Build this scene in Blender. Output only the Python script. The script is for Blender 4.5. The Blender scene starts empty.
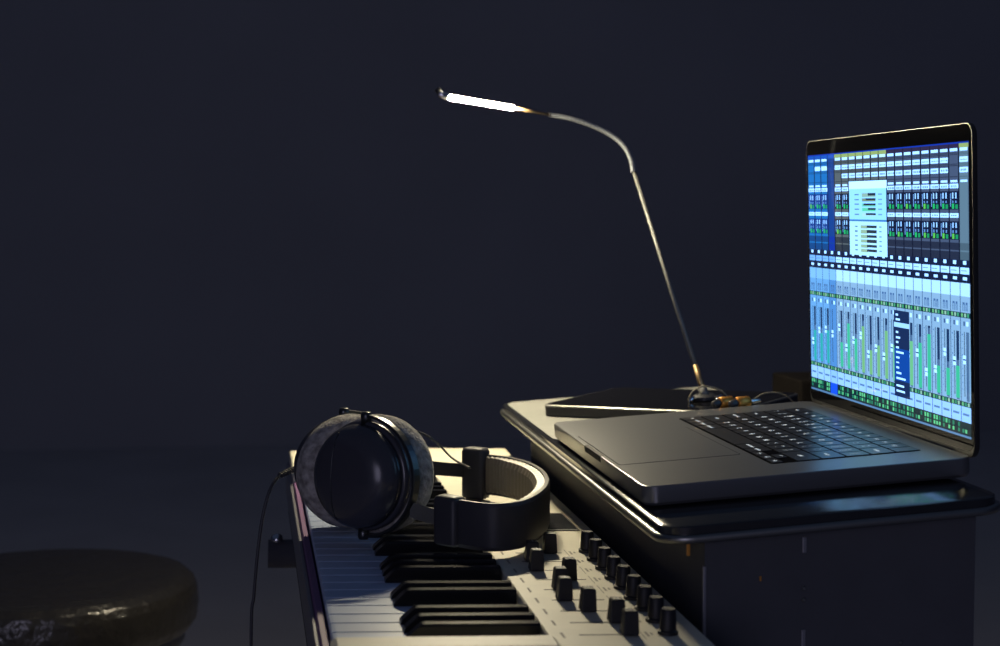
import bpy, bmesh, math, random
import numpy as np
from mathutils import Vector, Matrix, noise

random.seed(4)
SC = bpy.context.scene
COL = SC.collection
PI = math.pi

# ------------------------------------------------------------------ camera
YAW, PITCH, FPX = math.radians(8.677), math.radians(3.995), 1656.4
CAM = Vector((0.0, 0.0, 1.0))
cam_data = bpy.data.cameras.new('camera')
cam_data.sensor_width = 36.0
cam_data.lens = FPX * 36.0 / 1000.0
cam_data.clip_start = 0.02
cam_data.dof.use_dof = True
cam_data.dof.focus_distance = 1.33
cam_data.dof.aperture_fstop = 9.0
cam = bpy.data.objects.new('camera', cam_data)
COL.objects.link(cam)
cam.location = CAM
cam.rotation_euler = (PI / 2 - PITCH, 0, -YAW)
SC.camera = cam

# ------------------------------------------------------------------ world, light, exposure
SC.view_settings.view_transform = 'Standard'
SC.view_settings.look = 'None'
SC.view_settings.gamma = 1.0
SC.view_settings.use_curve_mapping = False
SC.view_settings.exposure = 0.0
world = bpy.data.worlds.new('night')
SC.world = world
world.use_nodes = True
world.node_tree.nodes['Background'].inputs[0].default_value = (0.36, 0.52, 1.0, 1)
world.node_tree.nodes['Background'].inputs[1].default_value = 0.05

fill_light = bpy.data.lights.new('rear_fill', 'AREA')        # light added behind-left of camera to lift dark fronts, lavender as the reflections show
fill_light.shape = 'RECTANGLE'
fill_light.size, fill_light.size_y = 1.4, 1.6
fill_light.energy = 16.0
fill_light.color = (0.74, 0.70, 1.0)
fill_o = bpy.data.objects.new('rear_fill', fill_light)
COL.objects.link(fill_o)
fill_o.location = (-1.3, -2.6, 1.35)
fill_o.rotation_euler = (Vector((0.25, 1.6, 0.75)) - fill_o.location).to_track_quat('-Z', 'Y').to_euler()

LED = 2750.0

# ------------------------------------------------------------------ pixel -> place
FW = Vector((math.sin(YAW) * math.cos(PITCH), math.cos(YAW) * math.cos(PITCH), -math.sin(PITCH)))
RT = Vector((math.cos(YAW), -math.sin(YAW), 0))
UP = RT.cross(FW)
def ray(x, y): return FW + RT * ((x - 500) / FPX) - UP * ((y - 323) / FPX)
def on_y(x, y, Y):
    d = ray(x, y); return CAM + d * (Y / d.y)
def on_z(x, y, z):
    d = ray(x, y); return CAM + d * ((z - 1.0) / d.z)
def in_frame(M, x, y, w):
    Mi = M.inverted(); o = Mi @ CAM; d = Mi.to_3x3() @ ray(x, y)
    return o + d * ((w - o.z) / d.z)

# ------------------------------------------------------------------ materials
def mat(name, base, rough=0.5, metal=0.0, spec=0.5, coat=0.0, emit=None, estr=0.0, bump=None, vary=None, aniso=0.0):
    m = bpy.data.materials.new(name); m.use_nodes = True
    nt = m.node_tree; b = nt.nodes['Principled BSDF']
    b.inputs['Base Color'].default_value = (*base, 1)
    b.inputs['Roughness'].default_value = rough
    b.inputs['Metallic'].default_value = metal
    b.inputs['Specular IOR Level'].default_value = spec
    b.inputs['Coat Weight'].default_value = coat
    b.inputs['Coat Roughness'].default_value = 0.08
    b.inputs['Anisotropic'].default_value = aniso
    if emit:
        b.inputs['Emission Color'].default_value = (*emit, 1)
        b.inputs['Emission Strength'].default_value = estr
    tc = None
    if bump or vary:
        tc = nt.nodes.new('ShaderNodeTexCoord')
    if bump:
        sc, st, dist = bump
        n = nt.nodes.new('ShaderNodeTexNoise'); n.inputs['Scale'].default_value = sc; n.inputs['Detail'].default_value = 4
        nt.links.new(tc.outputs['Object'], n.inputs['Vector'])
        bp = nt.nodes.new('ShaderNodeBump'); bp.inputs['Strength'].default_value = st; bp.inputs['Distance'].default_value = dist
        nt.links.new(n.outputs['Fac'], bp.inputs['Height']); nt.links.new(bp.outputs['Normal'], b.inputs['Normal'])
    if vary:
        sc, amt = vary
        n = nt.nodes.new('ShaderNodeTexNoise'); n.inputs['Scale'].default_value = sc; n.inputs['Detail'].default_value = 5
        nt.links.new(tc.outputs['Object'], n.inputs['Vector'])
        r = nt.nodes.new('ShaderNodeValToRGB')
        r.color_ramp.elements[0].position = 0.3; r.color_ramp.elements[1].position = 0.7
        r.color_ramp.elements[0].color = (*[c * (1 - amt) for c in base], 1)
        r.color_ramp.elements[1].color = (*[min(1, c * (1 + amt)) for c in base], 1)
        nt.links.new(n.outputs['Fac'], r.inputs['Fac']); nt.links.new(r.outputs['Color'], b.inputs['Base Color'])
    return m

M = dict(
    wall=mat('wall_paint', (0.300, 0.310, 0.365), 0.95, spec=0.1, vary=(1.5, 0.04)),
    floor=mat('grey_floor', (0.50, 0.47, 0.465), 0.9, spec=0.05, vary=(3, 0.05)),
    white=mat('cream_panel', (0.74, 0.70, 0.56), 0.5, spec=0.3, vary=(60, 0.04)),
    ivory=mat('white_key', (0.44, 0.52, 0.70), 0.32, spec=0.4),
    ebony=mat('black_key', (0.010, 0.010, 0.012), 0.17, spec=0.32),
    purple=mat('purple_rail', (0.20, 0.10, 0.22), 0.5),
    steel_strip=mat('grey_strip', (0.28, 0.28, 0.31), 0.4, metal=0.6),
    case=mat('case_grey', (0.05, 0.05, 0.055), 0.6),
    knob=mat('knob_black', (0.015, 0.015, 0.018), 0.5, spec=0.4),
    ink=mat('panel_ink', (0.26, 0.24, 0.20), 0.7),
    slot=mat('slot_black', (0.01, 0.01, 0.01), 0.7),
    lcd=mat('lcd_glass', (0.02, 0.024, 0.035), 0.15, coat=0.5),
    alu=mat('anodised_grey', (0.225, 0.230, 0.240), 0.31, metal=0.70, bump=(900, 0.04, 0.0005)),
    alu_dark=mat('anodised_side', (0.045, 0.045, 0.045), 0.4, metal=0.5),
    keycap=mat('laptop_key', (0.012, 0.013, 0.016), 0.30, spec=0.9),
    well=mat('key_well', (0.008, 0.008, 0.01), 0.9, spec=0.0),
    legend=mat('key_legend', (0.6, 0.62, 0.65), 0.6, emit=(0.75, 0.88, 1.0), estr=0.42),
    glass=mat('bezel_glass', (0.006, 0.006, 0.007), 0.05, spec=0.04),
    plate=mat('plate_lacquer', (0.022, 0.023, 0.026), 0.16, spec=0.6, vary=(40, 0.06)),
    pale_zone=mat('pale_plate', (0.34, 0.345, 0.32), 0.45, metal=0.3, vary=(50, 0.05)),
    trim=mat('trim_metal', (0.30, 0.30, 0.29), 0.38, metal=1.0),
    cabinet=mat('cabinet_black', (0.075, 0.078, 0.09), 0.6, spec=0.25, vary=(25, 0.06)),
    chrome=mat('chrome', (0.7, 0.7, 0.72), 0.12, metal=1.0),
    amber=mat('amber_plastic', (0.55, 0.24, 0.03), 0.35),
    shell=mat('cup_shell', (0.05, 0.05, 0.062), 0.22, spec=0.5, bump=(700, 0.05, 0.0004)),
    hp_black=mat('headphone_black', (0.045, 0.045, 0.052), 0.45, spec=0.4),
    yoke=mat('yoke_steel', (0.07, 0.075, 0.08), 0.30, metal=0.8),
    velour=mat('grey_velour', (0.36, 0.34, 0.32), 0.95, spec=0.1, bump=(420, 0.9, 0.002), vary=(160, 0.45)),
    leather=mat('band_leather', (0.24, 0.21, 0.155), 0.45, spec=0.5),
    cable=mat('cable_rubber', (0.05, 0.05, 0.058), 0.5),
    led=mat('led_tube', (1, 1, 1), 0.5, emit=(1.0, 0.87, 0.60), estr=LED),
    lamp_metal=mat('lamp_metal', (0.22, 0.22, 0.21), 0.6, metal=0.5),
    lamp_neck=mat('lamp_gooseneck', (0.24, 0.26, 0.29), 0.55, metal=0.3),
    lamp_brass=mat('lamp_brass', (0.42, 0.29, 0.15), 0.4, metal=0.7),
    lamp_black=mat('lamp_black', (0.03, 0.03, 0.035), 0.4),
    brass=mat('plug_brass', (0.62, 0.28, 0.05), 0.35, metal=0.6),
    wire=mat('pale_wire', (0.30, 0.26, 0.17), 0.5),
    carton=mat('brown_veneer', (0.016, 0.013, 0.011), 0.8, spec=0.2, vary=(30, 0.3)),
    vinyl=mat('brown_vinyl', (0.026, 0.024, 0.022), 0.24, spec=0.7, bump=(45, 0.8, 0.006)),
    stand=mat('stand_black', (0.05, 0.05, 0.06), 0.5),
    rubber=mat('rubber', (0.05, 0.05, 0.05), 0.7),
)

# ------------------------------------------------------------------ mesh helpers
def link(name, me, material=None, parent=None, smooth=False):
    if isinstance(me, bmesh.types.BMesh):
        bm = me
        bmesh.ops.recalc_face_normals(bm, faces=bm.faces)
        me = bpy.data.meshes.new(name); bm.to_mesh(me); bm.free()
        if smooth:
            for p in me.polygons: p.use_smooth = True
    if material is not None and not me.materials: me.materials.append(material)
    o = bpy.data.objects.new(name, me); COL.objects.link(o)
    if parent: o.parent = parent
    return o

def sharp(o, deg=35):
    """smooth shading that keeps hard edges"""
    me = o.data
    for p in me.polygons: p.use_smooth = True
    me.set_sharp_from_angle(angle=math.radians(deg))
    return o

def root(name, label, cat, loc=(0, 0, 0), rot=(0, 0, 0), group=None):
    o = bpy.data.objects.new(name, None); COL.objects.link(o)
    o.empty_display_size = 0.05
    o.location = loc; o.rotation_euler = rot
    o['label'] = label; o['category'] = cat
    if group: o['group'] = group
    return o

def tag(o, label, cat, group=None):
    o['label'] = label; o['category'] = cat
    if group: o['group'] = group
    return o

def add_box(bm, x0, x1, y0, y1, z0, z1):
    v = [bm.verts.new(p) for p in ((x0, y0, z0), (x1, y0, z0), (x1, y1, z0), (x0, y1, z0), (x0, y0, z1), (x1, y0, z1), (x1, y1, z1), (x0, y1, z1))]
    for f in ((3, 2, 1, 0), (4, 5, 6, 7), (0, 1, 5, 4), (1, 2, 6, 5), (2, 3, 7, 6), (3, 0, 4, 7)):
        bm.faces.new([v[i] for i in f])

def box(*a):
    bm = bmesh.new(); add_box(bm, *a); return bm

def rr_ring(x0, x1, y0, y1, r, n):
    pts = []
    for cx, cy, a0 in ((x1 - r, y1 - r, 0), (x0 + r, y1 - r, 90), (x0 + r, y0 + r, 180), (x1 - r, y0 + r, 270)):
        for k in range(n + 1):
            a = math.radians(a0 + 90 * k / n)
            pts.append((cx + r * math.cos(a), cy + r * math.sin(a)))
    return pts

def add_loft(bm, rings, cap=True):
    vr = [[bm.verts.new(p) for p in ring] for ring in rings]
    n = len(vr[0])
    for a, b in zip(vr, vr[1:]):
        for i in range(n):
            bm.faces.new((a[i], a[(i + 1) % n], b[(i + 1) % n], b[i]))
    if cap:
        bm.faces.new(list(reversed(vr[0]))); bm.faces.new(vr[-1])

def rr(x0, x1, y0, y1, r, layers, n=5, bm=None):
    """rounded-rectangle block; layers = (inset, z) from the bottom up"""
    bm = bm or bmesh.new()
    rings = []
    for ins, z in layers:
        rings.append([(x, y, z) for x, y in rr_ring(x0 + ins, x1 - ins, y0 + ins, y1 - ins, max(r - ins, 0.0002), n)])
    add_loft(bm, rings); return bm

def block(x0, x1, y0, y1, z0, z1, r=0.002, e=0.0006, n=3, bm=None):
    return rr(x0, x1, y0, y1, r, [(e, z0), (0, z0 + e), (0, z1 - e), (e, z1)], n, bm)

def add_lathe(bm, prof, n=32, M4=None):
    rings = []
    for r, z in prof:
        rings.append([Vector((r * math.cos(2 * PI * k / n), r * math.sin(2 * PI * k / n), z)) for k in range(n)])
    if M4 is not None: rings = [[M4 @ p for p in R] for R in rings]
    add_loft(bm, rings, cap=True)
def lathe(prof, n=32, M4=None):
    bm = bmesh.new(); add_lathe(bm, prof, n, M4); return bm

def catmull(pts, sub=8):
    P = [Vector(p) for p in pts]
    out = []
    for i in range(len(P) - 1):
        p0 = P[max(i - 1, 0)]; p1 = P[i]; p2 = P[i + 1]; p3 = P[min(i + 2, len(P) - 1)]
        for k in range(sub):
            t = k / sub
            out.append(0.5 * ((2 * p1) + (p2 - p0) * t + (2 * p0 - 5 * p1 + 4 * p2 - p3) * t * t + (3 * p1 - p0 - 3 * p2 + p3) * t ** 3))
    out.append(P[-1]); return out

def add_tube(bm, path, rad, n=10):
    P = [Vector(p) for p in path]
    rads = rad if isinstance(rad, (list, tuple)) else [rad] * len(P)
    T = [(P[min(i + 1, len(P) - 1)] - P[max(i - 1, 0)]).normalized() for i in range(len(P))]
    ref = Vector((0, 0, 1)) if abs(T[0].z) < 0.9 else Vector((1, 0, 0))
    N = T[0].cross(ref).normalized()
    rings = []
    for i, p in enumerate(P):
        N = (N - T[i] * N.dot(T[i])).normalized(); Bn = T[i].cross(N)
        rings.append([p + rads[i] * (N * math.cos(2 * PI * k / n) + Bn * math.sin(2 * PI * k / n)) for k in range(n)])
    add_loft(bm, rings)
def tube(path, rad, n=10):
    bm = bmesh.new(); add_tube(bm, path, rad, n); return bm

def sweep(path, profile_fn, bm=None):
    """profile_fn(i, s) -> list of (offset to the right of travel, dz)"""
    bm = bm or bmesh.new()
    P = [Vector(p) for p in path]; rings = []
    for i, p in enumerate(P):
        t = (P[min(i + 1, len(P) - 1)] - P[max(i - 1, 0)]); t.z = 0; t.normalize()
        nrm = Vector((t.y, -t.x, 0))
        rings.append([p + nrm * a + Vector((0, 0, b)) for a, b in profile_fn(i, i / (len(P) - 1))])
    add_loft(bm, rings); return bm

def axis_mat(loc, zdir, xdir=(0, 0, 1)):
    z = Vector(zdir).normalized(); x = Vector(xdir); x = (x - z * x.dot(z)).normalized(); y = z.cross(x)
    return Matrix(((x.x, y.x, z.x, loc[0]), (x.y, y.y, z.y, loc[1]), (x.z, y.z, z.z, loc[2]), (0, 0, 0, 1)))

def struct(name, bm, m):
    o = link(name, bm, m); o['kind'] = 'structure'; return o

# ------------------------------------------------------------------ the room
struct('floor', box(-6, 7, -3.6, 7.2, -0.1, 0.0), M['floor'])
struct('wall_back', box(-6, 7, 7.0, 7.2, 0, 4.2), M['wall'])
struct('wall_left', box(-6.2, -6, -3.6, 7.2, 0, 4.2), M['wall'])
struct('wall_right', box(7, 7.2, -3.6, 7.2, 0, 4.2), M['wall'])

# ------------------------------------------------------------------ laptop frame (platform and laptop share a 3.66 degree slope)
TAU = math.radians(3.66)
DECK = 0.0168
R_LAP = Matrix.Rotation(-TAU, 4, 'Y')
B_DECK = Vector((0.2741, 1.1246, 0.8039))
LAP0 = B_DECK - (R_LAP.to_3x3() @ Vector((0, 0, DECK)))
M_LAP = Matrix.Translation(LAP0) @ R_LAP              # local z = 0 is the plate's top

# ------------------------------------------------------------------ cabinet with sloping top plate
def build_cabinet():
    r = root('equipment_cabinet', 'tall black cabinet with a sloping metal-edged top carrying the laptop', 'cabinet', (0.40, 1.42, 0))
    O = Vector((0.40, 1.42, 0))
    T = Matrix.Translation(-O) @ M_LAP
    X0, X1, Y0, Y1 = 0.3035, 0.497, 1.072, 1.765
    def ztop(X, d=0.0135): return (M_LAP @ Vector((X - LAP0.x, 0, -d))).z
    bm = bmesh.new()
    v = [bm.verts.new(Vector(p) - O) for p in ((X0, Y0, 0.03), (X1, Y0, 0.03), (X1, Y1, 0.03), (X0, Y1, 0.03),
         (X0, Y0, ztop(X0)), (X1, Y0, ztop(X1)), (X1, Y1, ztop(X1)), (X0, Y1, ztop(X0)))]
    for f in ((3, 2, 1, 0), (4, 5, 6, 7), (0, 1, 5, 4), (1, 2, 6, 5), (2, 3, 7, 6), (3, 0, 4, 7)):
        bm.faces.new([v[i] for i in f])
    link('body', bm, M['cabinet'], r)
    # plate
    bm = rr(-0.0035, 0.2375, -0.0655, 0.6535, 0.021, [(0.002, -0.0125), (0, -0.0115), (0, -0.0008), (0.0012, 0.0)], 8)
    bm.transform(T); pl = sharp(link('top_plate', bm, M['plate'], r), 40)
    bm = rr(0.0015, 0.2325, 0.352, 0.6490, 0.0165, [(0, -0.002), (0, 0.00025), (0.0002, 0.0004)], 7)  # added section that makes the plate paler behind the laptop
    bm.transform(T); il = link('pale_section', bm, M['pale_zone'], pl); il['label'] = 'pale section of the plate behind the laptop'
    # metal edge running round the plate
    bm = bmesh.new()
    rings = []
    for ins, z in ((0.0, -0.0118), (-0.0028, -0.0112), (-0.0034, -0.0085), (-0.0026, -0.0060), (0.0, -0.0058)):
        rings.append([T @ Vector((x, y, z)) for x, y in rr_ring(-0.0035 + ins, 0.2375 - ins, -0.0655 + ins, 0.6535 - ins, 0.021 - ins, 8)])
    add_loft(bm, rings, cap=False)
    link('edge_trim', bm, M['trim'], pl, smooth=True)
    # metal corner edges and cover strips on the side that faces the chair
    def strip(x, y, z0, z1, w=0.0022):
        bm = block(x - w / 2 - O.x, x + w / 2 - O.x, y - 0.0012 - O.y, y + 0.002 - O.y, z0, z1, 0.0005, 0.0003, 2)
        return bm
    link('corner_edge', strip(X0, Y0, 0.03, 0.758, 0.0024), M['steel_strip'], r)
    xs = 0.3735
    for z0, z1 in ((0.765, 0.776), (0.03, 0.712)):
        link('cover_strip', strip(xs, Y0, z0, z1, 0.003), M['steel_strip'], r)
    for dx, z in ((0.0, 0.7405), (0.0, 0.7325), (-0.032, 0.700), (0.070, 0.700)):
        mtx = axis_mat((xs + dx - O.x, Y0 - O.y, z), (0, -1, 0))
        s = link('screw', lathe([(0.0016, -0.001), (0.0016, 0.0006), (0.001, 0.0012)], 10, mtx), M['trim'], r)
    link('indicator', block(0.3425 - 0.0006 - O.x, 0.3425 + 0.0006 - O.x, Y0 - 0.0015 - O.y, Y0 + 0.001 - O.y, 0.7465, 0.7500, 0.0004, 0.0003, 2), M['amber'], r)
    # corner latch under the plate: steel cap with an amber tag
    c = on_y(688, 536, Y0 - 0.004)
    bm = block(c.x - 0.009 - O.x, c.x + 0.008 - O.x, Y0 - 0.006 - O.y, Y0 + 0.0 - O.y, c.z - 0.0035, c.z + 0.002, 0.001, 0.0008, 2)
    la = link('corner_latch', bm, M['chrome'], r)
    bm = block(c.x - 0.001 - O.x, c.x + 0.0015 - O.x, Y0 - 0.005 - O.y, Y0 - 0.003 - O.y, c.z - 0.0135, c.z - 0.003, 0.0006, 0.0004, 2)
    link('amber_tag', bm, M['amber'], la)
    for x in (X0 + 0.02, X1 - 0.02):
        for y in (Y0 + 0.03, Y1 - 0.03):
            link('foot', lathe([(0.016, 0), (0.018, 0.004), (0.018, 0.03)], 16, Matrix.Translation((x - O.x, y - O.y, 0))), M['rubber'], r)
build_cabinet()

# ------------------------------------------------------------------ laptop
LW = 0.3557
KU0, KU1, KHW = 0.1072, 0.2244, 0.1338
def build_screen_pixels():
    Wd, Hd = 640, 400
    S = np.zeros((Hd, Wd, 3)); rng = np.random.RandomState(7)
    cw = Wd / 20.0
    def direct(c0, c1, v0, v1, col):
        S[int(round(v0 * Hd)):max(int(round(v1 * Hd)), int(round(v0 * Hd)) + 1), int(round(c0 * cw)):max(int(round(c1 * cw)), int(round(c0 * cw)) + 1)] = np.array(col) / 255.0
    white = (222, 232, 240)
    SRC = [0, .006, .036, .058, .088, .112, .148, .172, .192, .206, .212, .232, .240, .292, .296, .314, .318, .370, .374, .424, .428, .442, .448, .486, .494, .508, .520, .555, .562, .592, .600, .622, .640, .656, .672, .897, .914, .950, 1.0]
    DST = [0, .004, .019, .031, .050, .068, .085, .102, .128, .136, .141, .156, .165, .228, .239, .255, .267, .330, .340, .398, .400, .412, .422, .446, .455, .466, .475, .520, .540, .570, .575, .592, .605, .620, .640, .878, .894, .948, 1.0]
    def R(c0, c1, v0, v1, col):
        direct(c0, c1, float(np.interp(v0, SRC, DST)), float(np.interp(v1, SRC, DST)), col)
    def text(c, v0, v1):
        m0 = v0 + (v1 - v0) * .35; x = c + .2
        while x < c + .78:
            w = .06 + .1 * rng.rand(); R(x, x + w, m0, v1 - (v1 - v0) * .3, (150, 164, 182)); x += w + .06
    R(0, 20, 0, 1, (22, 26, 40))
    for c in range(20):
        if c < 3: bg, dk = (34, 124, 166), (20, 78, 116)
        elif c == 3: bg, dk = (20, 70, 122), (18, 60, 104)
        elif c < 11: bg, dk = (122, 108, 90), (60, 58, 56)
        elif c < 19: bg, dk = (98, 94, 100), (52, 50, 58)
        else: bg, dk = (132, 136, 126), (104, 108, 100)
        g = 0.05
        R(c + g, c + 1 - g, 0.0, 0.40, bg)
        # header
        hd = (22, 90, 160) if c < 4 else ((206, 190, 92) if c < 11 or c == 19 else (66, 44, 62))
        R(c, c + 1, 0.0, 0.006, (20, 60, 150))
        R(c + 0.02, c + 0.98, 0.006, 0.036, hd)
        lab = white if c not in (3,) else bg
        R(c + .12, c + .88, 0.040, 0.058, lab)
        if c not in (0, 3, 18):
            R(c + .1, c + .92, 0.088, 0.112, lab); text(c, 0.088, 0.112)
        if c not in (0, 1, 2, 3, 4, 18):
            R(c + .08, c + .92, 0.148, 0.172, lab); text(c, 0.148, 0.172)
        if c in (1, 2): R(c + .08, c + .92, 0.09, 0.112, lab)
        for v in (0.064, 0.074, 0.122, 0.134, 0.182): R(c + .1, c + .9, v, v + 0.0026, dk)
        if c != 3:
            R(c + .15, c + .85, 0.192, 0.206, lab)
            if c != 19: (R(c + .05, c + .95, 0.212, 0.232, lab), text(c, 0.212, 0.232))
        # two banks of sends with small meters
        if c not in (3, 19):
            for b0 in (0.240, 0.318):
                R(c + .03, c + .97, b0, b0 + 0.052, (24, 30, 48) if c > 3 else (12, 60, 120))
                for q in range(2):
                    R(c + .30 + .32 * q, c + .44 + .32 * q, b0 + 0.004, b0 + 0.020, (205, 222, 232))
                    R(c + .30 + .32 * q, c + .44 + .32 * q, b0 + 0.026, b0 + 0.034, (140, 165, 190))
                R(c + .12, c + .2, b0 + 0.006, b0 + 0.044, (170, 196, 220))
                gg = (52, 205, 92) if rng.rand() < .7 else (130, 220, 70)
                R(c + .28, c + .5, b0 + 0.036, b0 + 0.050, gg)
                R(c + .62, c + .86, b0 + 0.038, b0 + 0.049, (40, 168, 84))
            R(c + .05, c + .95, 0.296, 0.314, lab); text(c, 0.296, 0.314)
            for v in (0.374, 0.390, 0.406): R(c + .04, c + .96, v, v + 0.003, dk)
        R(c + g, c + 1 - g, 0.374, 0.424, dk if c != 3 else (12, 56, 140))
        R(c + g, c + 1 - g, 0.396, 0.399, bg)
        # name rows and i/o rows
        R(c, c + 1, 0.424, 0.520, (30, 36, 54))
        R(c + .35, c + .65, 0.428, 0.442, white)
        R(c + .06, c + .94, 0.448, 0.486, (214, 226, 236) if c > 3 else (170, 205, 236))
        R(c + .12, c + .7, 0.464, 0.468, (120, 140, 160))
        R(c + .3, c + .72, 0.494, 0.508, white)
        # mixer strips
        base = (188, 196, 190) if c > 3 else (144, 184, 200)
        if c == 3: base = (112, 156, 184)
        R(c, c + 1, 0.520, 0.915, base)
        R(c, c + 1, 0.520, 0.555, (216, 224, 220) if c > 3 else (176, 210, 220))
        R(c, c + .05, 0.520, 1.0, (70, 88, 112))
        for q in range(2):                         # pan knobs
            R(c + .26 + .3 * q, c + .46 + .3 * q, 0.562, 0.592, (96, 118, 142))
            R(c + .32 + .3 * q, c + .40 + .3 * q, 0.570, 0.592, base)
        R(c, c + 1, 0.600, 0.622, (30, 58, 54))
        for q in range(3): R(c + .1 + .3 * q, c + .28 + .3 * q, 0.604, 0.618, [(150, 205, 110), (196, 214, 150), (92, 176, 104)][q])
        R(c + .3, c + .46, 0.640, 0.656, (84, 100, 124)); R(c + .6, c + .8, 0.640, 0.656, (226, 236, 244))
        # fader track, cap and meter
        R(c + .36, c + .44, 0.672, 0.880, (30, 42, 62))
        top = 0.70 + 0.10 * rng.rand()
        if c == 15: top = 0.70
        mcol = (84, 206, 130) if c < 9 or c > 13 else (150, 208, 120)
        if 7 <= c <= 10: mcol = (160, 200, 110)
        if c < 3: mcol = (60, 186, 150)
        if c != 3:
            R(c + .58, c + .88, 0.672, 0.895, (110, 124, 132))
            R(c + .58, c + .66, 0.672, 0.885, (60, 84, 110))
            if c != 19:
                R(c + .54, c + .90, top, 0.890, mcol)
                R(c + .60, c + .86, 0.672, top - 0.02, (40, 62, 84))
        for k in range(9): R(c + .16, c + .26, 0.68 + 0.022 * k, 0.683 + 0.022 * k, (110, 134, 158))
        fc = 0.72 + 0.1 * rng.rand()
        R(c + .24, c + .54, fc, fc + 0.028, (220, 230, 238)); R(c + .24, c + .54, fc + .012, fc + .016, (60, 74, 96))
        R(c, c + 1, 0.897, 0.914, (30, 58, 54))
        for q in range(3): R(c + .08 + .3 * q, c + .28 + .3 * q, 0.900, 0.912, [(140, 200, 110), (70, 150, 92), (196, 214, 150)][q])
        R(c + .05, c + 1, 0.914, 0.950, (200, 214, 226) if c != 3 else (190, 210, 235))
        R(c + .2, c + .8, 0.930, 0.935, (120, 140, 160))
        R(c, c + 1, 0.950, 0.992, (14, 44, 40) if c != 3 else (30, 92, 210))
        if c != 3:
            for q in range(3):
                for rr_ in range(2):
                    if rng.rand() < .85:
                        R(c + .12 + .29 * q, c + .30 + .29 * q, 0.955 + 0.018 * rr_, 0.968 + 0.018 * rr_, (128, 220, 120) if rng.rand() < .5 else (44, 140, 84))
        R(c, c + 1, 0.992, 1.0, (120, 140, 150))
    # two floating plug-in windows
    direct(6.05, 11.0, 0.118, 0.148, (236, 242, 244))
    direct(6.1, 10.95, 0.148, 0.268, (190, 226, 236)); direct(6.1, 10.95, 0.268, 0.276, (92, 140, 170)); direct(6.1, 11.0, 0.276, 0.408, (214, 230, 228))
    for k in range(5):
        v = 0.166 + 0.019 * k
        direct(7.8, 9.6, v, v + 0.013, [(196, 200, 150), (170, 160, 110), (150, 224, 160), (130, 232, 150), (210, 222, 200)][k])
        direct(8.6 - .3 * (k % 3), 9.6, v, v + 0.008, (52, 56, 58))
        direct(6.8, 7.4, v + .002, v + .007, (130, 150, 160)); direct(9.9, 10.4, v + .002, v + .007, (150, 176, 186))
    for k in range(6):
        v = 0.290 + 0.0185 * k
        direct(7.6, 8.5, v, v + 0.013, (206, 204, 140)); direct(8.4, 9.7, v, v + 0.011, (64, 64, 58))
        direct(6.8, 7.2, v + .002, v + .008, (140, 156, 150)); direct(10.0, 10.3, v + .002, v + .007, (150, 176, 186))
    # open drop-down menu
    direct(11.7, 13.5, 0.602, 0.925, (32, 48, 74))
    direct(11.7, 13.5, 0.745, 0.865, (18, 78, 140))
    direct(11.7, 13.5, 0.647, 0.664, (206, 220, 230))
    for k, (v, w) in enumerate(((.615, .3), (.633, .5), (.680, .3), (.700, .5), (.718, .3), (.737, .35), (.756, .9), (.775, .4), (.794, .35), (.812, .35), (.832, .6), (.852, 1.1), (.880, .9), (.900, 1.0))):
        direct(11.9, 11.9 + w, v, v + 0.007, (222, 232, 240))
    lum = S @ np.array([.3, .59, .11])
    keep = np.clip((lum - 0.80) / 0.1, 0, 1)[..., None]
    lin = np.where(S <= 0.04045, S / 12.92, ((S + 0.055) / 1.055) ** 2.4)
    return S, lin * (0.64 + 0.36 * keep)

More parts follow.
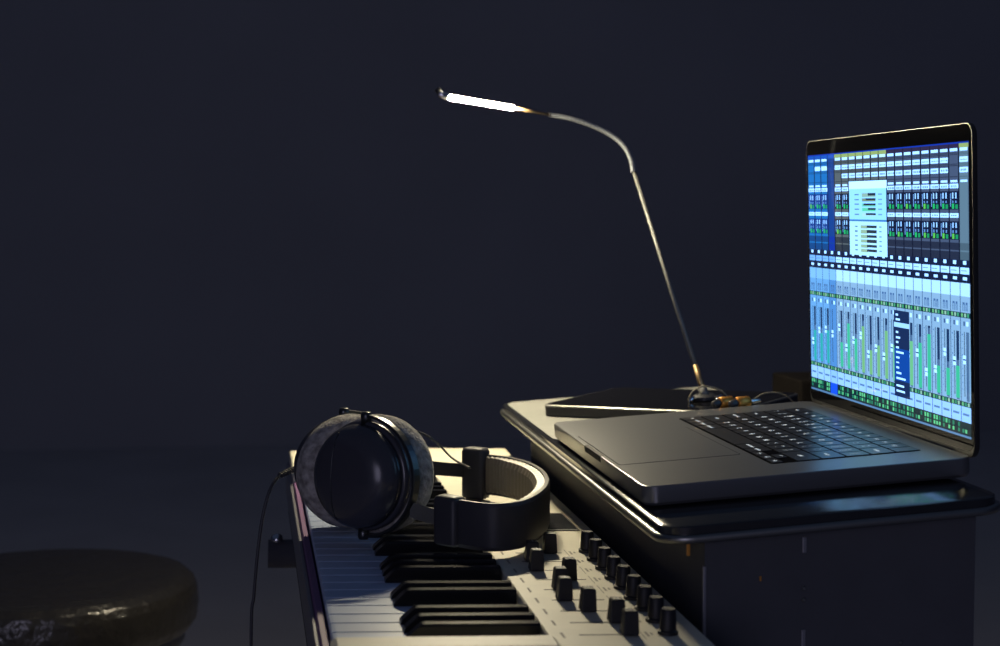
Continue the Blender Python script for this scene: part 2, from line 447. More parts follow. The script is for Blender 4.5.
def build_laptop():
    r = root('laptop', 'open grey laptop showing a mixing screen on the cabinet top', 'laptop', LAP0, (0, -TAU, 0))
    T = Matrix.Translation((0, 0, DECK))
    # base with rounded edges
    bm = rr(0, 0.2455, 0, LW, 0.011, [(0.006, 0.0016), (0.0022, 0.0024), (0.0004, 0.0045), (0, 0.0070), (0, DECK - 0.0010), (0.0003, DECK - 0.0003), (0.0010, DECK)], 8)
    b = sharp(link('base', bm, M['alu'], r), 14)
    for u in (0.02, 0.225):
        for v in (0.03, LW - 0.03):
            link('foot', lathe([(0.007, 0.0), (0.0085, 0.0012), (0.0085, 0.0024)], 16, Matrix.Translation((u, v, 0))), M['rubber'], b)
    link('finger_notch', block(-0.0003, 0.0035, 0.146, 0.2085, DECK - 0.0052, DECK + 0.0001, 0.0008, 0.0003, 2), M['slot'], b)
    # recessed-looking black key bed, trackpad with a hairline gap
    link('key_bed', block(KU0, KU1, LW / 2 - KHW, LW / 2 + KHW, DECK - 0.0008, DECK + 0.00012, 0.003, 0.00005, 3), M['well'], b)
    link('trackpad_gap', block(0.0042, 0.1003, LW / 2 - 0.0805, LW / 2 + 0.0805, DECK - 0.0006, DECK + 0.00006, 0.003, 0.00003, 3), M['well'], b)
    link('trackpad', block(0.0048, 0.0997, LW / 2 - 0.0799, LW / 2 + 0.0799, DECK - 0.0006, DECK + 0.00018, 0.003, 0.00005, 3), M['alu'], r)
    # keys
    rows = [
        [('esc', 1.5)] + [('F%d' % i, 1.0) for i in range(1, 13)] + [('', 1.0)],
        [('~\n`', 1)] + [(a + '\n' + c, 1) for a, c in zip('!@#$%^&*()_+', '1234567890-=')] + [('delete', 1.5)],
        [('tab', 1.5)] + [(c, 1) for c in 'QWERTYUIOP'] + [('{\n[', 1), ('}\n]', 1), ('|\n\\', 1)],
        [('caps lock', 1.75)] + [(c, 1) for c in 'ASDFGHJKL'] + [(':\n;', 1), ('"\n\'', 1), ('return', 1.75)],
        [('shift', 2.25)] + [(c, 1) for c in 'ZXCVBNM'] + [('<\n,', 1), ('>\n.', 1), ('?\n/', 1), ('shift', 2.25)],
        [('fn', 1), ('control', 1), ('option', 1), ('command', 1.25), ('', 5), ('command', 1.25), ('option', 1)],
    ]
    pu = (KU1 - KU0 - 0.0016) / 6.0
    pv = (2 * KHW - 0.0016) / 14.5
    cache = {}; texts = []
    zk = DECK + 0.0001
    def key(u0, u1, v0, v1, txt):
        g = 0.00085
        w, h = v1 - v0 - 2 * g, u1 - u0 - 2 * g
        k = (round(w, 5), round(h, 5))
        if k not in cache:
            bm = rr(-h / 2, h / 2, -w / 2, w / 2, 0.0007, [(0, 0), (0, 0.0006)], 2)
            me = bpy.data.meshes.new('key'); bmesh.ops.recalc_face_normals(bm, faces=bm.faces); bm.to_mesh(me); bm.free()
            me.materials.append(M['keycap']); cache[k] = me
        o = link('key', cache[k], None, r)
        o.location = ((u0 + u1) / 2, (v0 + v1) / 2, zk)
        if txt: texts.append((o, txt, w, h))
    for ri, row in enumerate(rows):
        u1 = KU1 - 0.0008 - ri * pu; u0 = u1 - pu
        v = LW / 2 + KHW - 0.0008
        tot = sum(w for _, w in row) + (3 if ri == 5 else 0)
        sc = 14.5 / tot
        for txt, w in row:
            w2 = w * pv * sc; key(u0, u1, v - w2, v, txt); v -= w2
        if ri == 5:
            w2 = pv * sc; um = (u0 + u1) / 2
            for j, t in enumerate(('left', 'mid', 'right')):
                if t == 'mid':
                    key(u0, um, v - w2, v, '\u2193'); key(um, u1, v - w2, v, '\u2191')
                else:
                    key(u0, um, v - w2, v, '\u2190' if j == 0 else '\u2192')
                v -= w2
    # legends: flat letters on the caps, read from the chair side
    tmp = []
    cur = {}
    for o, txt, w, h in texts:
        if txt not in cur:
            c = bpy.data.curves.new('legend', 'FONT'); c.body = txt; c.align_x = 'CENTER'; c.align_y = 'CENTER'
            c.size = 0.0065 if len(txt) == 1 else (0.0050 if '\n' in txt else 0.0042)
            c.space_line = 0.95; c.offset = 0.00012; c.resolution_u = 2
            t = bpy.data.objects.new('legend', c); COL.objects.link(t); cur[txt] = t
    bpy.context.view_layer.update()
    dg = bpy.context.evaluated_depsgraph_get()
    mes = {}
    for txt, t in cur.items():
        me = bpy.data.meshes.new_from_object(t.evaluated_get(dg)); me.name = 'legend'
        me.materials.clear(); me.materials.append(M['legend']); mes[txt] = me
    for t in cur.values():
        c = t.data; bpy.data.objects.remove(t); bpy.data.curves.remove(c)
    for o, txt, w, h in texts:
        if len(mes[txt].polygons) == 0: continue
        lg = link('legend', mes[txt], None, o)
        lg.location = (0, 0, 0.00066); lg.rotation_euler = (0, 0, -PI / 2)
    # hinge barrel
    hz = DECK - 0.002
    bm = tube([(0.2461, 0.035, hz - 0.0015), (0.2461, LW - 0.035, hz - 0.0015)], 0.0042, 14)
    link('hinge', bm, M['lamp_black'], r, smooth=True)
    # lid: local (h, v, d) -> laptop frame
    th = 1.5376
    hdir = Vector((math.cos(th), 0, math.sin(th))); nd = Vector((-math.sin(th), 0, math.cos(th)))
    LM = Matrix(((hdir.x, 0, nd.x, 0.2461), (0, 1, 0, 0), (hdir.z, 0, nd.z, hz), (0, 0, 0, 1)))
    H = 0.2435
    bm = rr(0.0, H, 0, LW, 0.0105, [(0.0022, -0.0046), (0.0006, -0.0040), (0, -0.0028), (0, -0.0004), (0.0004, 0.0)], 8)
    bm.transform(LM); lid = sharp(link('lid', bm, M['alu_dark'], r), 35)
    bm = rr(0.0045, H - 0.0010, 0.0012, LW - 0.0012, 0.0095, [(0, -0.0003), (0, 0.00012), (0.0002, 0.0002)], 8)
    bm.transform(LM); link('bezel', bm, M['glass'], lid)
    # screen: one flat panel, coloured cell by cell
    S, LIN = build_screen_pixels(); Hd, Wd, _ = S.shape
    ids = (S * 255).round().astype(int); key_ = ids[..., 0] * 65536 + ids[..., 1] * 256 + ids[..., 2]
    done = np.zeros((Hd, Wd), bool)
    verts, faces, cols = [], [], []
    hb, ht = 0.014, 0.230; va, vb = LW / 2 + 0.1727, LW / 2 - 0.1727
    def P(ix, iy):
        return LM @ Vector((ht + (hb - ht) * iy / Hd, va + (vb - va) * ix / Wd, 0.0004))
    for y in range(Hd):
        x = 0
        while x < Wd:
            if done[y, x]: x += 1; continue
            k = key_[y, x]; x2 = x
            while x2 < Wd and key_[y, x2] == k and not done[y, x2]: x2 += 1
            y2 = y + 1
            while y2 < Hd and (key_[y2, x:x2] == k).all() and not done[y2, x:x2].any(): y2 += 1
            done[y:y2, x:x2] = True
            n = len(verts); verts += [P(x, y2), P(x2, y2), P(x2, y), P(x, y)]; faces.append((n, n + 1, n + 2, n + 3)); cols.append(LIN[y, x])
            x = x2
    me = bpy.data.meshes.new('screen'); me.from_pydata(verts, [], faces)
    at = me.color_attributes.new('pixels', 'FLOAT_COLOR', 'CORNER')
    C = np.array(cols)
    full = np.ones((len(faces), 4, 4), dtype=np.float32); full[:, :, :3] = C[:, None, :]
    at.data.foreach_set('color', full.ravel())
    m = bpy.data.materials.new('screen_pixels'); m.use_nodes = True; nt = m.node_tree
    bs = nt.nodes['Principled BSDF']; bs.inputs['Base Color'].default_value = (0.01, 0.01, 0.012, 1); bs.inputs['Roughness'].default_value = 0.06; bs.inputs['Specular IOR Level'].default_value = 0.05
    a = nt.nodes.new('ShaderNodeVertexColor'); a.layer_name = 'pixels'
    tint = nt.nodes.new('ShaderNodeMix'); tint.data_type = 'RGBA'; tint.blend_type = 'MULTIPLY'
    tint.inputs['Factor'].default_value = 1.0; tint.inputs['B'].default_value = (0.50, 0.90, 1.60, 1)
    nt.links.new(a.outputs['Color'], tint.inputs['A'])
    nt.links.new(tint.outputs['Result'], bs.inputs['Emission Color']); bs.inputs['Emission Strength'].default_value = 1.65
    o = link('screen', me, m, lid); o['label'] = 'lit display full of mixer channel strips and meters'
build_laptop()

# ------------------------------------------------------------------ tablet, plugs, wires and carton behind the laptop (on the plate)
def plate_thing(name, label, cat, u, v, rz=0.0, group=None):
    o = root(name, label, cat); o.matrix_world = M_LAP @ Matrix.Translation((u, v, 0.0004)) @ Matrix.Rotation(rz, 4, 'Z'); return o
def build_tablet():
    a = in_frame(M_LAP, 541, 405, 0.012); b = in_frame(M_LAP, 692, 411, 0.012)
    L, Wt, H = 0.222, 0.135, 0.012
    d = Vector((b.x - a.x, b.y - a.y, 0)).normalized()
    t = plate_thing('hard_drive', 'flat black drive case with a bright silver rim lying askew behind the laptop', 'drive', a.x, a.y, math.atan2(d.y, d.x))
    sharp(link('body', rr(0, L, 0, Wt, 0.010, [(0.001, 0.0001), (0, 0.0010), (0, H - 0.0022)], 6), M['lamp_black'], t), 35)
    sharp(link('rim', rr(-0.0004, L + 0.0004, -0.0004, Wt + 0.0004, 0.0104, [(0, H - 0.0022), (0, H - 0.0008), (0.0012, H)], 6), M['trim'], t), 35)
    link('lid', rr(0.0024, L - 0.0024, 0.0024, Wt - 0.0024, 0.008, [(0, H - 0.0005), (0, H + 0.0002), (0.0002, H + 0.0003)], 6), M['glass'], t)
build_tablet()

def build_plug(px, label):
    p = in_frame(M_LAP, px, 403, 0.0185)
    t = plate_thing('jack_plug', label, 'plug', p.x, p.y, 0.25, 'orange jack plugs behind the laptop')
    t.matrix_world = M_LAP @ Matrix.Translation((p.x, p.y, 0.0129)) @ Matrix.Rotation(0.25, 4, 'Z')
    def cyl(x0, x1, r0, r1): return lathe([(r0 * .8, 0), (r0, 0.0008), (r1, x1 - x0 - .0008), (r1 * .8, x1 - x0)], 14, axis_mat((x0, 0, 0.0062), (1, 0, 0)))
    link('sleeve', cyl(-0.008, 0.006, 0.006, 0.0055), M['brass'], t, smooth=True)
    link('pin', cyl(0.006, 0.018, 0.0022, 0.002), M['chrome'], t, smooth=True)
    link('boot', cyl(-0.016, -0.008, 0.0028, 0.0045), M['lamp_black'], t, smooth=True)
build_plug(727, 'orange brass jack plug beside the lamp foot under the wire loop')
build_plug(744, 'orange brass jack plug lying between the two wire loops')

def wire_y(pix, w, label, rad=0.0008):
    Y = (M_LAP @ in_frame(M_LAP, *pix[0], w)).y
    pts = [on_y(x, y, Y) for x, y in pix]
    zmin = min(pts, key=lambda p: p.z)
    o = link('wire', tube(catmull([p - zmin for p in pts], 8), rad, 8), M['wire'], smooth=True); o.location = zmin
    return tag(o, label, 'wire')
wire_y([(689, 405), (689, 399), (693, 391), (703, 386.5), (714, 388), (724, 393), (729, 400), (730, 405)], 0.0135, 'thin pale wire looping over the foot of the desk lamp')
wire_y([(751, 402), (757, 397), (766, 393), (778, 393), (788, 397), (793, 402)], 0.0135, 'thin wire arching between the jack plugs and the laptop screen')

def build_speaker():
    top = on_y(800, 381, 1.93)
    W, D, H = 0.17, 0.11, top.z
    r = root('loudspeaker', 'dark brown floor loudspeaker standing behind the laptop screen', 'speaker', (top.x, 1.93, 0))
    link('cabinet', block(0, W, 0, D, 0.02, H, 0.004, 0.002, 3), M['carton'], r)
    link('plinth', block(-0.012, W + 0.012, -0.012, D + 0.012, 0.0, 0.02, 0.004, 0.002, 3), M['lamp_black'], r)
    for z, q in ((0.62, 0.058), (0.47, 0.058), (0.735, 0.024)):
        A = axis_mat((W / 2, 0, z), (0, -1, 0))
        c = link('driver_ring', lathe([(q * .82, -0.002), (q, 0.0), (q, 0.004), (q * .9, 0.006), (q * .82, 0.003)], 28, A), M['rubber'], r)
        link('cone', lathe([(q * .82, -0.001), (q * .82, 0.003), (q * .4, 0.0005), (q * .3, 0.004), (q * .05, 0.006)], 28, A), M['lamp_black'], c)
build_speaker()

# ------------------------------------------------------------------ desk lamp
def build_lamp():
    DT = 0.0128                                            # top of the drive case it stands on
    f = in_frame(M_LAP, 705, 400, DT)
    foot = M_LAP @ f
    r = root('desk_lamp', 'gooseneck desk lamp with a lit tube head standing on the black drive case', 'lamp', foot)
    Yb, Yt, Yh = foot.y, 1.715, 1.755
    def P(x, y, Y=Yh): return on_y(x, y, Y) - foot
    pole_t = P(634, 172, Yt); pole_b = P(703.5, 391, Yb)
    S = Matrix.Rotation(-TAU, 4, 'Y')
    bm = rr(-0.013, 0.013, -0.013, 0.013, 0.0129, [(0.001, 0.0), (0, 0.001), (0, 0.004), (0.004, 0.0062)], 7); bm.transform(S)
    link('base', bm, M['lamp_black'], r)
    for x, y, z, m in ((-0.016, -0.008, 0.0022, 'chrome'), (0.011, -0.012, 0.0022, 'chrome')):
        bm = lathe([(0.0016, -0.004), (0.0024, -0.003), (0.0024, 0.003), (0.0016, 0.004)], 12, S @ axis_mat((x, y, z + 0.0004), (1, 0.3, 0.5)))
        link('clip', bm, M[m], r, smooth=True)
    d = (pole_t - pole_b).normalized()
    link('socket', tube([pole_b - d * 0.006, pole_b - d * 0.002, pole_b + d * 0.004, pole_b + d * 0.005], [0.0040, 0.0046, 0.0040, 0.003], 14), M['lamp_metal'], r, smooth=True)
    link('post', tube([Vector((0.0, 0.0, 0.003)), pole_b - d * 0.004], [0.0042, 0.0040], 14), M['lamp_black'], r, smooth=True)
    low = pole_b.lerp(pole_t, 0.11)
    link('pole', tube([low, low.lerp(pole_t, .5), pole_t], [0.0026, 0.0023, 0.0020], 12), M['lamp_metal'], r, smooth=True)
    link('pole_foot', tube([pole_b, low], [0.0031, 0.00265], 12), M['lamp_brass'], r, smooth=True)
    neck = [P(634, 172, Yt), P(631.5, 160, Yt + .004), P(625, 147, Yt + .010), P(613, 136, Yt + .018), P(596, 127, Yt + .025), P(573, 119, Yt + .032), P(551, 115)]
    np_ = catmull(neck, 12)
    rad = [0.0033 - 0.0010 * i / (len(np_) - 1) + (0.00018 if i % 2 else 0) for i in range(len(np_))]
    link('gooseneck', tube(np_, rad, 12), M['lamp_neck'], r)
    a, b, c, d = P(549, 114.7), P(514, 108), P(448.5, 97.2), P(438, 93.5)
    link('head_stem', tube([a, b], 0.0016, 10), M['lamp_brass'], r, smooth=True)
    link('stem_collar', tube([a, a.lerp(b, -0.1)], 0.0024, 10), M['lamp_black'], r, smooth=True)
    link('led_tube', tube([b, b.lerp(c, .02), b.lerp(c, .98), c], [0.0018, 0.0026, 0.0026, 0.0018], 14), M['led'], r, smooth=True)
    link('end_cap', tube([c, c.lerp(d, .1), c.lerp(d, .9), d], [0.0034, 0.0042, 0.0040, 0.003], 14), M['chrome'], r, smooth=True)
    t = P(437.5, 90.5)
    link('tip_switch', tube([d.lerp(c, .2) + Vector((0, 0, .002)), t + Vector((-.001, 0, .002))], [0.0035, 0.003], 12), M['lamp_black'], r, smooth=True)
build_lamp()

# ------------------------------------------------------------------ keyboard controller
KT = math.radians(1.7)
K0 = Vector((0.045, 1.0145, 0.728))
KBASE = 0.066                                   # key tops above the underside
M_K = Matrix.Translation(K0) @ Matrix.Rotation(KT, 4, 'Y')      # local z = 0 is the key tops
KP, KY0 = 0.0239, -0.0347
KEND = KY0 + 29 * KP
PZ = 0.008
def build_keyboard():
    base = M_K @ Vector((0, 0, -KBASE))
    r = root('keyboard_controller', 'cream music keyboard with faders and knobs on a black stand', 'keyboard', base, (0, KT, 0))
    def L(name, bm, m, parent=r, **k):
        bm.transform(Matrix.Translation((0, 0, KBASE))); return link(name, bm, m, parent, **k)
    XB = 0.2400
    L('case', block(-0.001, XB, -0.066, 0.815, -KBASE, -0.021, 0.006, 0.002, 3), M['case'])
    L('front_rail', rr(-0.0012, 0.0052, KY0, 0.814, 0.002, [(0, -0.034), (0, -0.008), (0.0012, -0.0055)], 3), M['purple'])
    L('front_strip', block(-0.0042, -0.0013, -0.062, 0.815, -0.040, -0.0085, 0.001, 0.0006, 2), M['steel_strip'])
    L('end_cheek', rr(0.001, 0.1385, -0.066, KY0 - 0.0012, 0.003, [(0, -0.022), (0, 0.0135), (0.0035, 0.0165)], 3), M['white'])
    L('wheel_panel', block(-0.001, 0.1385, KEND + 0.0015, 0.815, -0.022, 0.004, 0.004, 0.0012, 3), M['white'])
    for x in (0.045, 0.085):
        s = L('wheel_slot', block(x - 0.009, x + 0.009, KEND + 0.035, KEND + 0.085, -0.002, 0.0046, 0.003, 0.0003, 3), M['slot'])
        bm = lathe([(0.020, -0.006), (0.0215, -0.005), (0.0215, 0.005), (0.020, 0.006)], 28, axis_mat((x, KEND + 0.060, -0.008), (1, 0, 0)))
        L('wheel', bm, M['knob'])
    pn = L('control_panel', block(0.1390, XB, -0.066, 0.815, -0.022, PZ, 0.003, 0.0010, 3), M['white'])
    # keys
    wm = None
    for i in range(29):
        if wm is None:
            bm = bmesh.new()
            w = KP - 0.0012
            prof = [(0.0064, -0.019), (0.0064, -0.0045), (0.0056, -0.0040), (0.0056, -0.0012), (0.0066, -0.0002), (0.0088, 0.0)]
            # side profile extruded across the key, thin rounded long edges
            rings = []
            for ins, dz in ((0.0, -0.0006), (0.0007, 0.0), (w - 0.0007, 0.0), (w, -0.0006)):
                ring = [(x, ins, z + (dz if z > -0.003 else 0)) for x, z in prof] + [(0.1385, ins, dz), (0.1385, ins, -0.019)]
                rings.append(ring)
            add_loft(bm, rings)
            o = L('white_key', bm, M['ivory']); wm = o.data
        else:
            o = link('white_key', wm, None, r)
        o.location = (0, KY0 + i * KP + 0.0006, 0)
    km = None
    pat = ['C', 'B', 'A', 'G', 'F', 'E', 'D']            # from the near end: high C downwards
    off = {'B': -0.0035, 'A': 0.0, 'G': 0.0035, 'E': -0.0025, 'D': 0.0025}
    for i in range(29):
        n = pat[i % 7]
        if n in off and i < 28:
            if km is None:
                bm = bmesh.new()
                W = 0.0056
                rings = []
                for (x0, hw, z) in ((0.0520, W, 0.0002), (0.0524, W, 0.0026), (0.0605, W * .84, 0.0103), (0.0628, W * .78, 0.0112)):
                    rings.append([(x0, -hw, z), (0.1375, -hw, z), (0.1375, hw, z), (x0, hw, z)])
                add_loft(bm, rings)
                bmesh.ops.bevel(bm, geom=[e for e in bm.edges if min(v.co.z for v in e.verts) > 0.002], offset=0.0006, segments=2, affect='EDGES')
                o = L('black_key', bm, M['ebony']); km = o.data
            else:
                o = link('black_key', km, None, r)
            o.location = (0, KY0 + (i + 1) * KP - off[n] * 0.6, 0)
    # felt strip where the keys meet the panel
    L('felt_strip', block(0.1362, 0.1392, KY0, KEND, -0.01, 0.0012, 0.0005, 0.0003, 2), M['slot'])
    # display
    d = L('display_frame', block(0.198, 0.2285, 0.333, 0.412, PZ - 0.003, PZ + 0.0009, 0.002, 0.0004, 3), M['case'])
    L('display_glass', block(0.2005, 0.2265, 0.3370, 0.408, PZ - 0.001, PZ + 0.0013, 0.001, 0.0002, 2), M['lcd'], d)
    # faders
    caps = [0.186, 0.1665, 0.1645, 0.183, 0.1705, 0.1675, 0.1775, 0.190, 0.1915]
    sm = cm = fm = None
    for k in range(9):
        y = 0.2440 - k * 0.03135
        if sm is None:
            o = L('fader_slot', block(0.1590, 0.1958, -0.0008, 0.0008, PZ - 0.003, PZ + 0.00015, 0.0006, 0.00005, 2), M['slot'], pn); sm = o.data
        else: o = link('fader_slot', sm, None, pn)
        o.location.y = y
        if cm is None:
            bm = rr(-0.0054, 0.0054, -0.0058, 0.0058, 0.0012, [(0.0006, PZ + 0.0006), (0.0, PZ + 0.0012), (0.0011, PZ + 0.0150), (0.0019, PZ + 0.0160)], 3)
            o = L('fader_cap', bm, M['knob']); cm = o.data
            bm = block(-0.0004, 0.0004, -0.0032, 0.0032, PZ + 0.0158, PZ + 0.0164, 0.0002, 0.0001, 2)
            q = L('cap_line', bm, M['steel_strip'], o); fm = q.data
        else:
            o = link('fader_cap', cm, None, r); link('cap_line', fm, None, o)
        o.location = (caps[k], y, 0)
    # rotary knobs
    k1 = k2 = None
    for k in range(9):
        y = 0.2475 - k * 0.0317
        if k1 is None:
            prof = [(0.0066, PZ + 0.0002), (0.0066, PZ + 0.0022), (0.0054, PZ + 0.0030), (0.0049, PZ + 0.0155), (0.0042, PZ + 0.0165)]
            o = sharp(L('knob', lathe(prof, 22), M['knob']), 40); k1 = o.data
            q = L('pointer', block(-0.0046, -0.0012, -0.0004, 0.0004, PZ + 0.0164, PZ + 0.0168, 0.0002, 0.0001, 2), M['steel_strip'], o); k2 = q.data
        else:
            o = link('knob', k1, None, r); link('pointer', k2, None, o)
        o.location = (0.2165, y, 0)
    # printed marks beside faders and knobs (too small to read)
    bm = bmesh.new(); rnd = random.Random(3)
    def mark(x, y, n):
        yy = y
        for j in range(n):
            w = rnd.uniform(0.0008, 0.0016)
            add_box(bm, x - 0.0008, x + 0.0008, yy - w, yy, PZ + 0.00002, PZ + 0.00010); yy -= w + 0.0007
    for k in range(9):
        y = 0.2440 - k * 0.03135
        mark(0.1485, y + 0.006, 7)
        mark(0.2030, y + 0.006, 6); mark(0.2062, y + 0.004, 3)
        for t in range(2): add_box(bm, 0.1995, 0.2000, y - 0.012, y + 0.012, PZ + 0.00002, PZ + 0.00010)
    q = L('printed_marks', bm, M['ink'], pn); q['kind'] = 'stuff'
    # pads and buttons beyond the display
    for j in range(2):
        for k in range(5):
            L('button', block(0.160 + j * 0.016, 0.171 + j * 0.016, 0.30 + k * 0.022, 0.315 + k * 0.022, PZ - 0.001, PZ + 0.0025, 0.001, 0.0006, 2), M['case'])
build_keyboard()

# ------------------------------------------------------------------ stand under the keyboard
def build_stand():
    r = root('keyboard_stand', 'black metal stand under the music keyboard', 'stand', (0.165, 1.42, 0))
    O = Vector((0.165, 1.42, 0))
    def loc(p): return Vector(p) - O
    def under(x): return (M_K @ Vector((x, 0, -KBASE))).z
    for Y in (1.13, 1.69):
        xa, xb = 0.018, 0.285
        za, zb = under(xa - K0.x) - 0.0162, under(xb - K0.x) - 0.0162
        bm = tube([loc((xa, Y, za)), loc((xb, Y, zb))], 0.0145, 14)
        arm = link('support_arm', bm, M['stand'], r, smooth=True)
        bm = lathe([(0.0105, 0), (0.012, 0.004), (0.011, 0.018), (0.008, 0.022)], 14, axis_mat(loc((0.027, Y, za - 0.004)), (0, 0, 1)))
        e = link('end_stop', bm, M['rubber'], arm, smooth=True)
        bm = lathe([(0.0055, 0), (0.006, 0.001), (0.006, 0.004), (0.003, 0.006)], 12, axis_mat(loc((0.027, Y - 0.004, za + 0.0145)), (0, -0.6, 1)))
        link('stop_cap', bm, M['chrome'], arm, smooth=True)
        bm = tube([loc((0.15, Y, under(0.105) - 0.02)), loc((0.15, Y, 0.03))], 0.017, 14)
        link('upright', bm, M['stand'], r, smooth=True)
        bm = tube([loc((-0.12, Y, 0.016)), loc((0.285, Y, 0.016))], 0.0155, 14)
        link('foot', bm, M['stand'], r, smooth=True)
    link('cross_bar', tube([loc((0.15, 1.13, 0.30)), loc((0.15, 1.69, 0.30))], 0.014, 14), M['stand'], r, smooth=True)
build_stand()

# ------------------------------------------------------------------ headphones lying on the keys
def build_headphones():
    def key_z(X): return (M_K @ Vector((X - K0.x, 0, 0))).z
    RP = 0.0482
    vr = RT; vf = Vector((math.sin(YAW), math.cos(YAW), 0))
    def vdir(deg_right, fwd=-1, up=0.0):     # horizontal direction seen from the camera
        a = math.radians(deg_right)
        return (vr * math.sin(a) + vf * (fwd * math.cos(a)) + Vector((0, 0, up))).normalized()
    nc = on_y(370, 480, 1.316); nc.z = key_z(nc.x) + RP + 0.0114       # resting on the black keys
    fc = on_y(347, 470, 1.395); fc.z = key_z(fc.x) + RP + 0.0040
    base = Vector((nc.x, nc.y, key_z(nc.x)))
    r = root('headphones', 'black headphones with grey velour pads lying on the music keyboard', 'headphones', base)
    def L(name, bm, m, parent=r, **k):
        bm.transform(Matrix.Translation(-base)); return link(name, bm, m, parent, **k)
    def cup(center, outward, side):
        A = axis_mat(center, outward)                        # local z = outward, x = up
        pad = [(0.026, -0.024), (0.030, -0.0275), (0.038, -0.0295), (0.0435, -0.0275), (0.0468, -0.021), (RP, -0.012), (0.0474, -0.004), (0.045, 0.0015), (0.040, 0.003), (0.030, 0.003)]
        bm = bmesh.new()
        n = 64; rings = []
        for pr, pz in pad:
            rings.append([A @ Vector((pr * math.cos(2 * PI * k / n), pr * math.sin(2 * PI * k / n), pz)) for k in range(n)])
        add_loft(bm, rings, cap=True)
        p = L('ear_pad', bm, M['velour'], smooth=True)
        L('driver_cloth', lathe([(0.026, -0.026), (0.0262, -0.0235), (0.020, -0.0225)], 32, A), M['hp_black'], p)
        # shell: rim, step and dome
        prof = [(0.0420, 0.001), (0.0436, 0.0025), (0.0440, 0.008), (0.0425, 0.0100), (0.0408, 0.0104), (0.0404, 0.0118), (0.0415, 0.0135), (0.0405, 0.0195), (0.0370, 0.0255), (0.0310, 0.0300), (0.0225, 0.0330), (0.0120, 0.0345), (0.0030, 0.0350)]
        s = sharp(L('cup_shell', lathe(prof, 56, A), M['shell']), 50)
        # raised cover seam across the dome
        seam = []
        for t in np.linspace(-0.9, 0.9, 15):
            y = 0.012 * side; x = 0.039 * t
            rr_ = math.hypot(x, y)
            zz = np.interp(rr_, [0.003, 0.012, 0.0225, 0.031, 0.037, 0.0405, 0.0415], [0.035, 0.0345, 0.033, 0.030, 0.0255, 0.0195, 0.0135])
            seam.append(A @ Vector((x, y, zz + 0.0001)))
        L('shell_seam', tube(seam, 0.0005, 6), M['yoke'], s, smooth=True)
        # yoke: C-shaped band round the headband side, pivots at top and bottom
        pts = []
        sgn = 1 if (A.to_3x3() @ Vector((0, 1, 0))).dot(vr) > 0 else -1
        for t in np.linspace(-PI / 2 * 1.02, PI / 2 * 1.02, 33):
            pts.append((math.sin(t) * 0.0480, sgn * math.cos(t) * 0.0510))
        bm = bmesh.new(); rings = []
        for i, (x, y) in enumerate(pts):
            nrm = Vector((x, y, 0)).normalized(); q = Vector((x, y, 0.0065))
            hw = 0.0030 + 0.0012 * math.cos((i / 32 - .5) * PI)
            rings.append([A @ (q + nrm * a + Vector((0, 0, b))) for a, b in ((-0.0011, -hw), (0.0005, -hw), (0.0011, -hw + .0006), (0.0011, hw - .0006), (0.0005, hw), (-0.0011, hw))])
        add_loft(bm, rings)
        yk = L('yoke', bm, M['yoke'], smooth=False)
        for e in (-1, 1):
            bmp = lathe([(0.0042, -0.004), (0.0046, 0.004), (0.0036, 0.0065)], 14, axis_mat(A @ Vector((e * 0.0445, 0, 0.0065)), A.to_3x3() @ Vector((e, 0, 0))))
            L('pivot', bmp, M['yoke'], yk, smooth=True)
        return A, A @ Vector((-0.022 if side > 0 else 0.0, sgn * (0.0455 if side > 0 else 0.0513), 0.0065))
    An, yn = cup(nc, vdir(-34, -1, 0.05), 1)
    Af, yf = cup(fc, vdir(-28, 1, 0.02), -1)
    # headband
    zt = 0.7725
    band_px = [(458, 501), (478, 504), (500, 505), (524, 501), (541, 491), (546, 481), (540, 471), (525, 463), (504, 458), (484, 456)]
    path = [on_z(x, y, zt) for x, y in band_px]
    path = catmull([Vector((p.x, p.y, zt - 0.017)) for p in path], 14)
    np_ = len(path)
    def outer(i, s):
        h = 0.0185
        return [(-0.0010, -h), (0.0022, -h), (0.0034, -h + .003), (0.0034, h - .003), (0.0022, h), (-0.0010, h)]
    # travel runs right then back: the right-hand side is the outside of the loop
    L('headband', sweep(path, outer), M['hp_black'], smooth=False)
    def inner(i, s):
        k = 0.5 + 0.5 * math.cos(i * 2 * PI / 3.0)
        t = 0.0085 * min(1, 6 * s, 6 * (1 - s)) + 0.001
        h = 0.0165 - 0.0010 * k
        t *= (1 - 0.10 * k)
        return [(-0.0012, -h), (-0.0012 - t * .7, -h + .001), (-0.0012 - t, -h + .005), (-0.0012 - t, h - .005), (-0.0012 - t * .7, h - .001 + .0012), (-0.0012, h + .0012)]
    L('band_padding', sweep(path, inner), M['leather'], smooth=False)
    # slider joints and arms
    for end, yk, nm in ((path[0], yn, 0), (path[-1], yf, 1)):
        nxt = path[3] if nm == 0 else path[-4]
        t = (end - nxt); t.z = 0; t.normalize()
        c = end + t * 0.007
        X = axis_mat((c.x, c.y, c.z), (0, 0, 1), t)
        hz0, hz1 = (-0.0185, 0.0205) if nm == 0 else (-0.0225, 0.0245)
        bm = rr(-0.0105, 0.0135, -0.0075, 0.0085, 0.0045, [(0.002, hz0), (0, hz0 + .002), (0, hz1 - .0035), (0.0015, hz1 - .0010), (0.004, hz1)], 5); bm.transform(X)
        j = sharp(L('slider_joint', bm, M['hp_black']), 40)
        a = c + t * 0.010 + Vector((0, 0, 0.002))
        m1 = a.lerp(yk, 0.5) + Vector((0, 0, -0.001))
        pts = catmull([a, m1, yk], 8)
        def prof(i, s): return [(-0.0014, -0.0062), (0.0014, -0.0062), (0.0014, 0.0062), (-0.0014, 0.0062)]
        L('arm', sweep(pts, prof), M['yoke'] if nm == 0 else M['hp_black'])
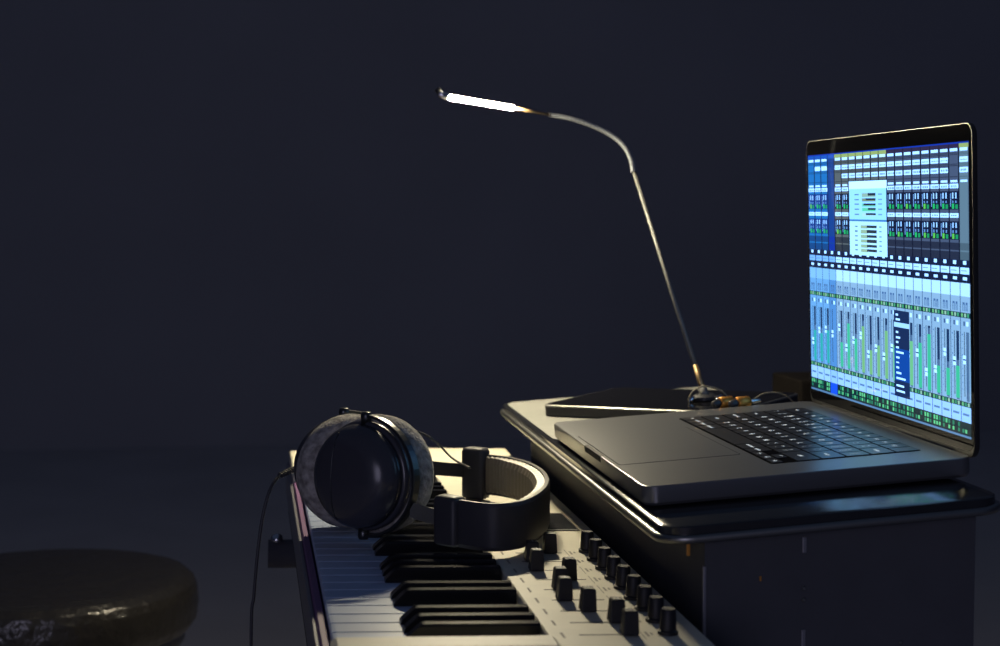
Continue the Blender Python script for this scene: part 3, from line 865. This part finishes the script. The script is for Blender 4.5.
    # cord between the cups
    cpts = [Af @ Vector((0.046, 0.010, 0.004)), on_y(418, 432, 1.46), on_y(436, 442, 1.47), on_y(452, 458, 1.49), on_z(470, 468, 0.77)]
    L('link_cord', tube(catmull(cpts, 8), 0.0010, 8), M['cable'], smooth=True)
    # cable: strain relief on the outer edge of the far cup, then down to the floor
    s0 = on_y(299, 467, 1.425); s1 = on_y(290, 469, 1.42); s2 = on_y(279, 476, 1.41)
    coil = []
    ax = (s2 - s0); ln = ax.length; ax.normalize(); n1 = ax.cross(Vector((0, 1, 0))).normalized(); n2 = ax.cross(n1)
    for k in range(73):
        t = k / 72; a = 2 * PI * 9 * t
        coil.append(s0 + ax * (ln * t) + (n1 * math.cos(a) + n2 * math.sin(a)) * 0.0021)
    L('strain_relief', tube(coil, 0.0007, 6), M['cable'], smooth=True)
    cab = [s0, s1, s2, on_y(270, 490, 1.40), on_y(263, 515, 1.395), on_y(258, 550, 1.39), on_y(254, 595, 1.39), on_y(251, 650, 1.39)]
    e = cab[-1]
    cab += [Vector((e.x - 0.002, 1.39, 0.35)), Vector((e.x, 1.38, 0.06)), Vector((e.x - 0.02, 1.36, 0.004)), Vector((e.x - 0.10, 1.30, 0.0022)), Vector((e.x - 0.2, 1.34, 0.0022))]
    L('cable', tube(catmull(cab, 8), 0.0014, 8), M['cable'], smooth=True)
build_headphones()

# ------------------------------------------------------------------ round stool
def build_stool():
    zs = 0.525
    c = on_z(46, 575, zs)
    r = root('stool', 'round stool with a glossy dark brown vinyl seat', 'stool', (c.x, c.y, 0))
    R0 = 0.192
    prof = [(0.02, zs - 0.075), (0.15, zs - 0.075), (R0 - 0.008, zs - 0.070), (R0, zs - 0.058), (R0 + 0.002, zs - 0.040), (R0 + 0.001, zs - 0.022), (R0 - 0.003, zs - 0.011), (R0 - 0.012, zs - 0.003), (R0 - 0.026, zs), (R0 - 0.06, zs + 0.001), (0.08, zs + 0.002), (0.02, zs + 0.002)]
    dense = []
    for i in range(len(prof) - 1):
        for k in range(5):
            t = k / 5; dense.append((prof[i][0] * (1 - t) + prof[i + 1][0] * t, prof[i][1] * (1 - t) + prof[i + 1][1] * t))
    dense.append(prof[-1])
    bm = lathe(dense, 160)
    for v in bm.verts:
        p = v.co; rad = math.hypot(p.x, p.y)
        if rad > 0.03:
            q = Vector((p.x * 26, p.y * 26, p.z * 34)); q2 = Vector((p.x * 70, p.y * 70, p.z * 90))
            d = 0.0008 * noise.noise(q) + 0.0006 * noise.noise(q2) + 0.00035 * noise.noise(q2 * 2.6)
            edge = max(0, min(1, (rad - 0.09) / 0.07))
            nrm = Vector((p.x / rad * edge, p.y / rad * edge, 1 - edge * 0.5)).normalized()
            v.co = p + nrm * d * (0.4 + 0.6 * edge)
    seat = link('seat', bm, M['vinyl'], r, smooth=True)
    link('seat_pan', lathe([(0.03, zs - 0.092), (0.165, zs - 0.092), (0.176, zs - 0.088), (0.176, zs - 0.073), (0.03, zs - 0.073)], 64), M['trim'], r)
    link('column', lathe([(0.022, 0.06), (0.022, 0.25), (0.017, 0.255), (0.017, zs - 0.09)], 20), M['chrome'], r)
    for k in range(4):
        a = PI / 4 + k * PI / 2
        link('leg', tube([(0.015 * math.cos(a), 0.015 * math.sin(a), 0.11), (0.12 * math.cos(a), 0.12 * math.sin(a), 0.055), (0.20 * math.cos(a), 0.20 * math.sin(a), 0.012)], [0.012, 0.012, 0.011], 10), M['chrome'], r, smooth=True)
build_stool()
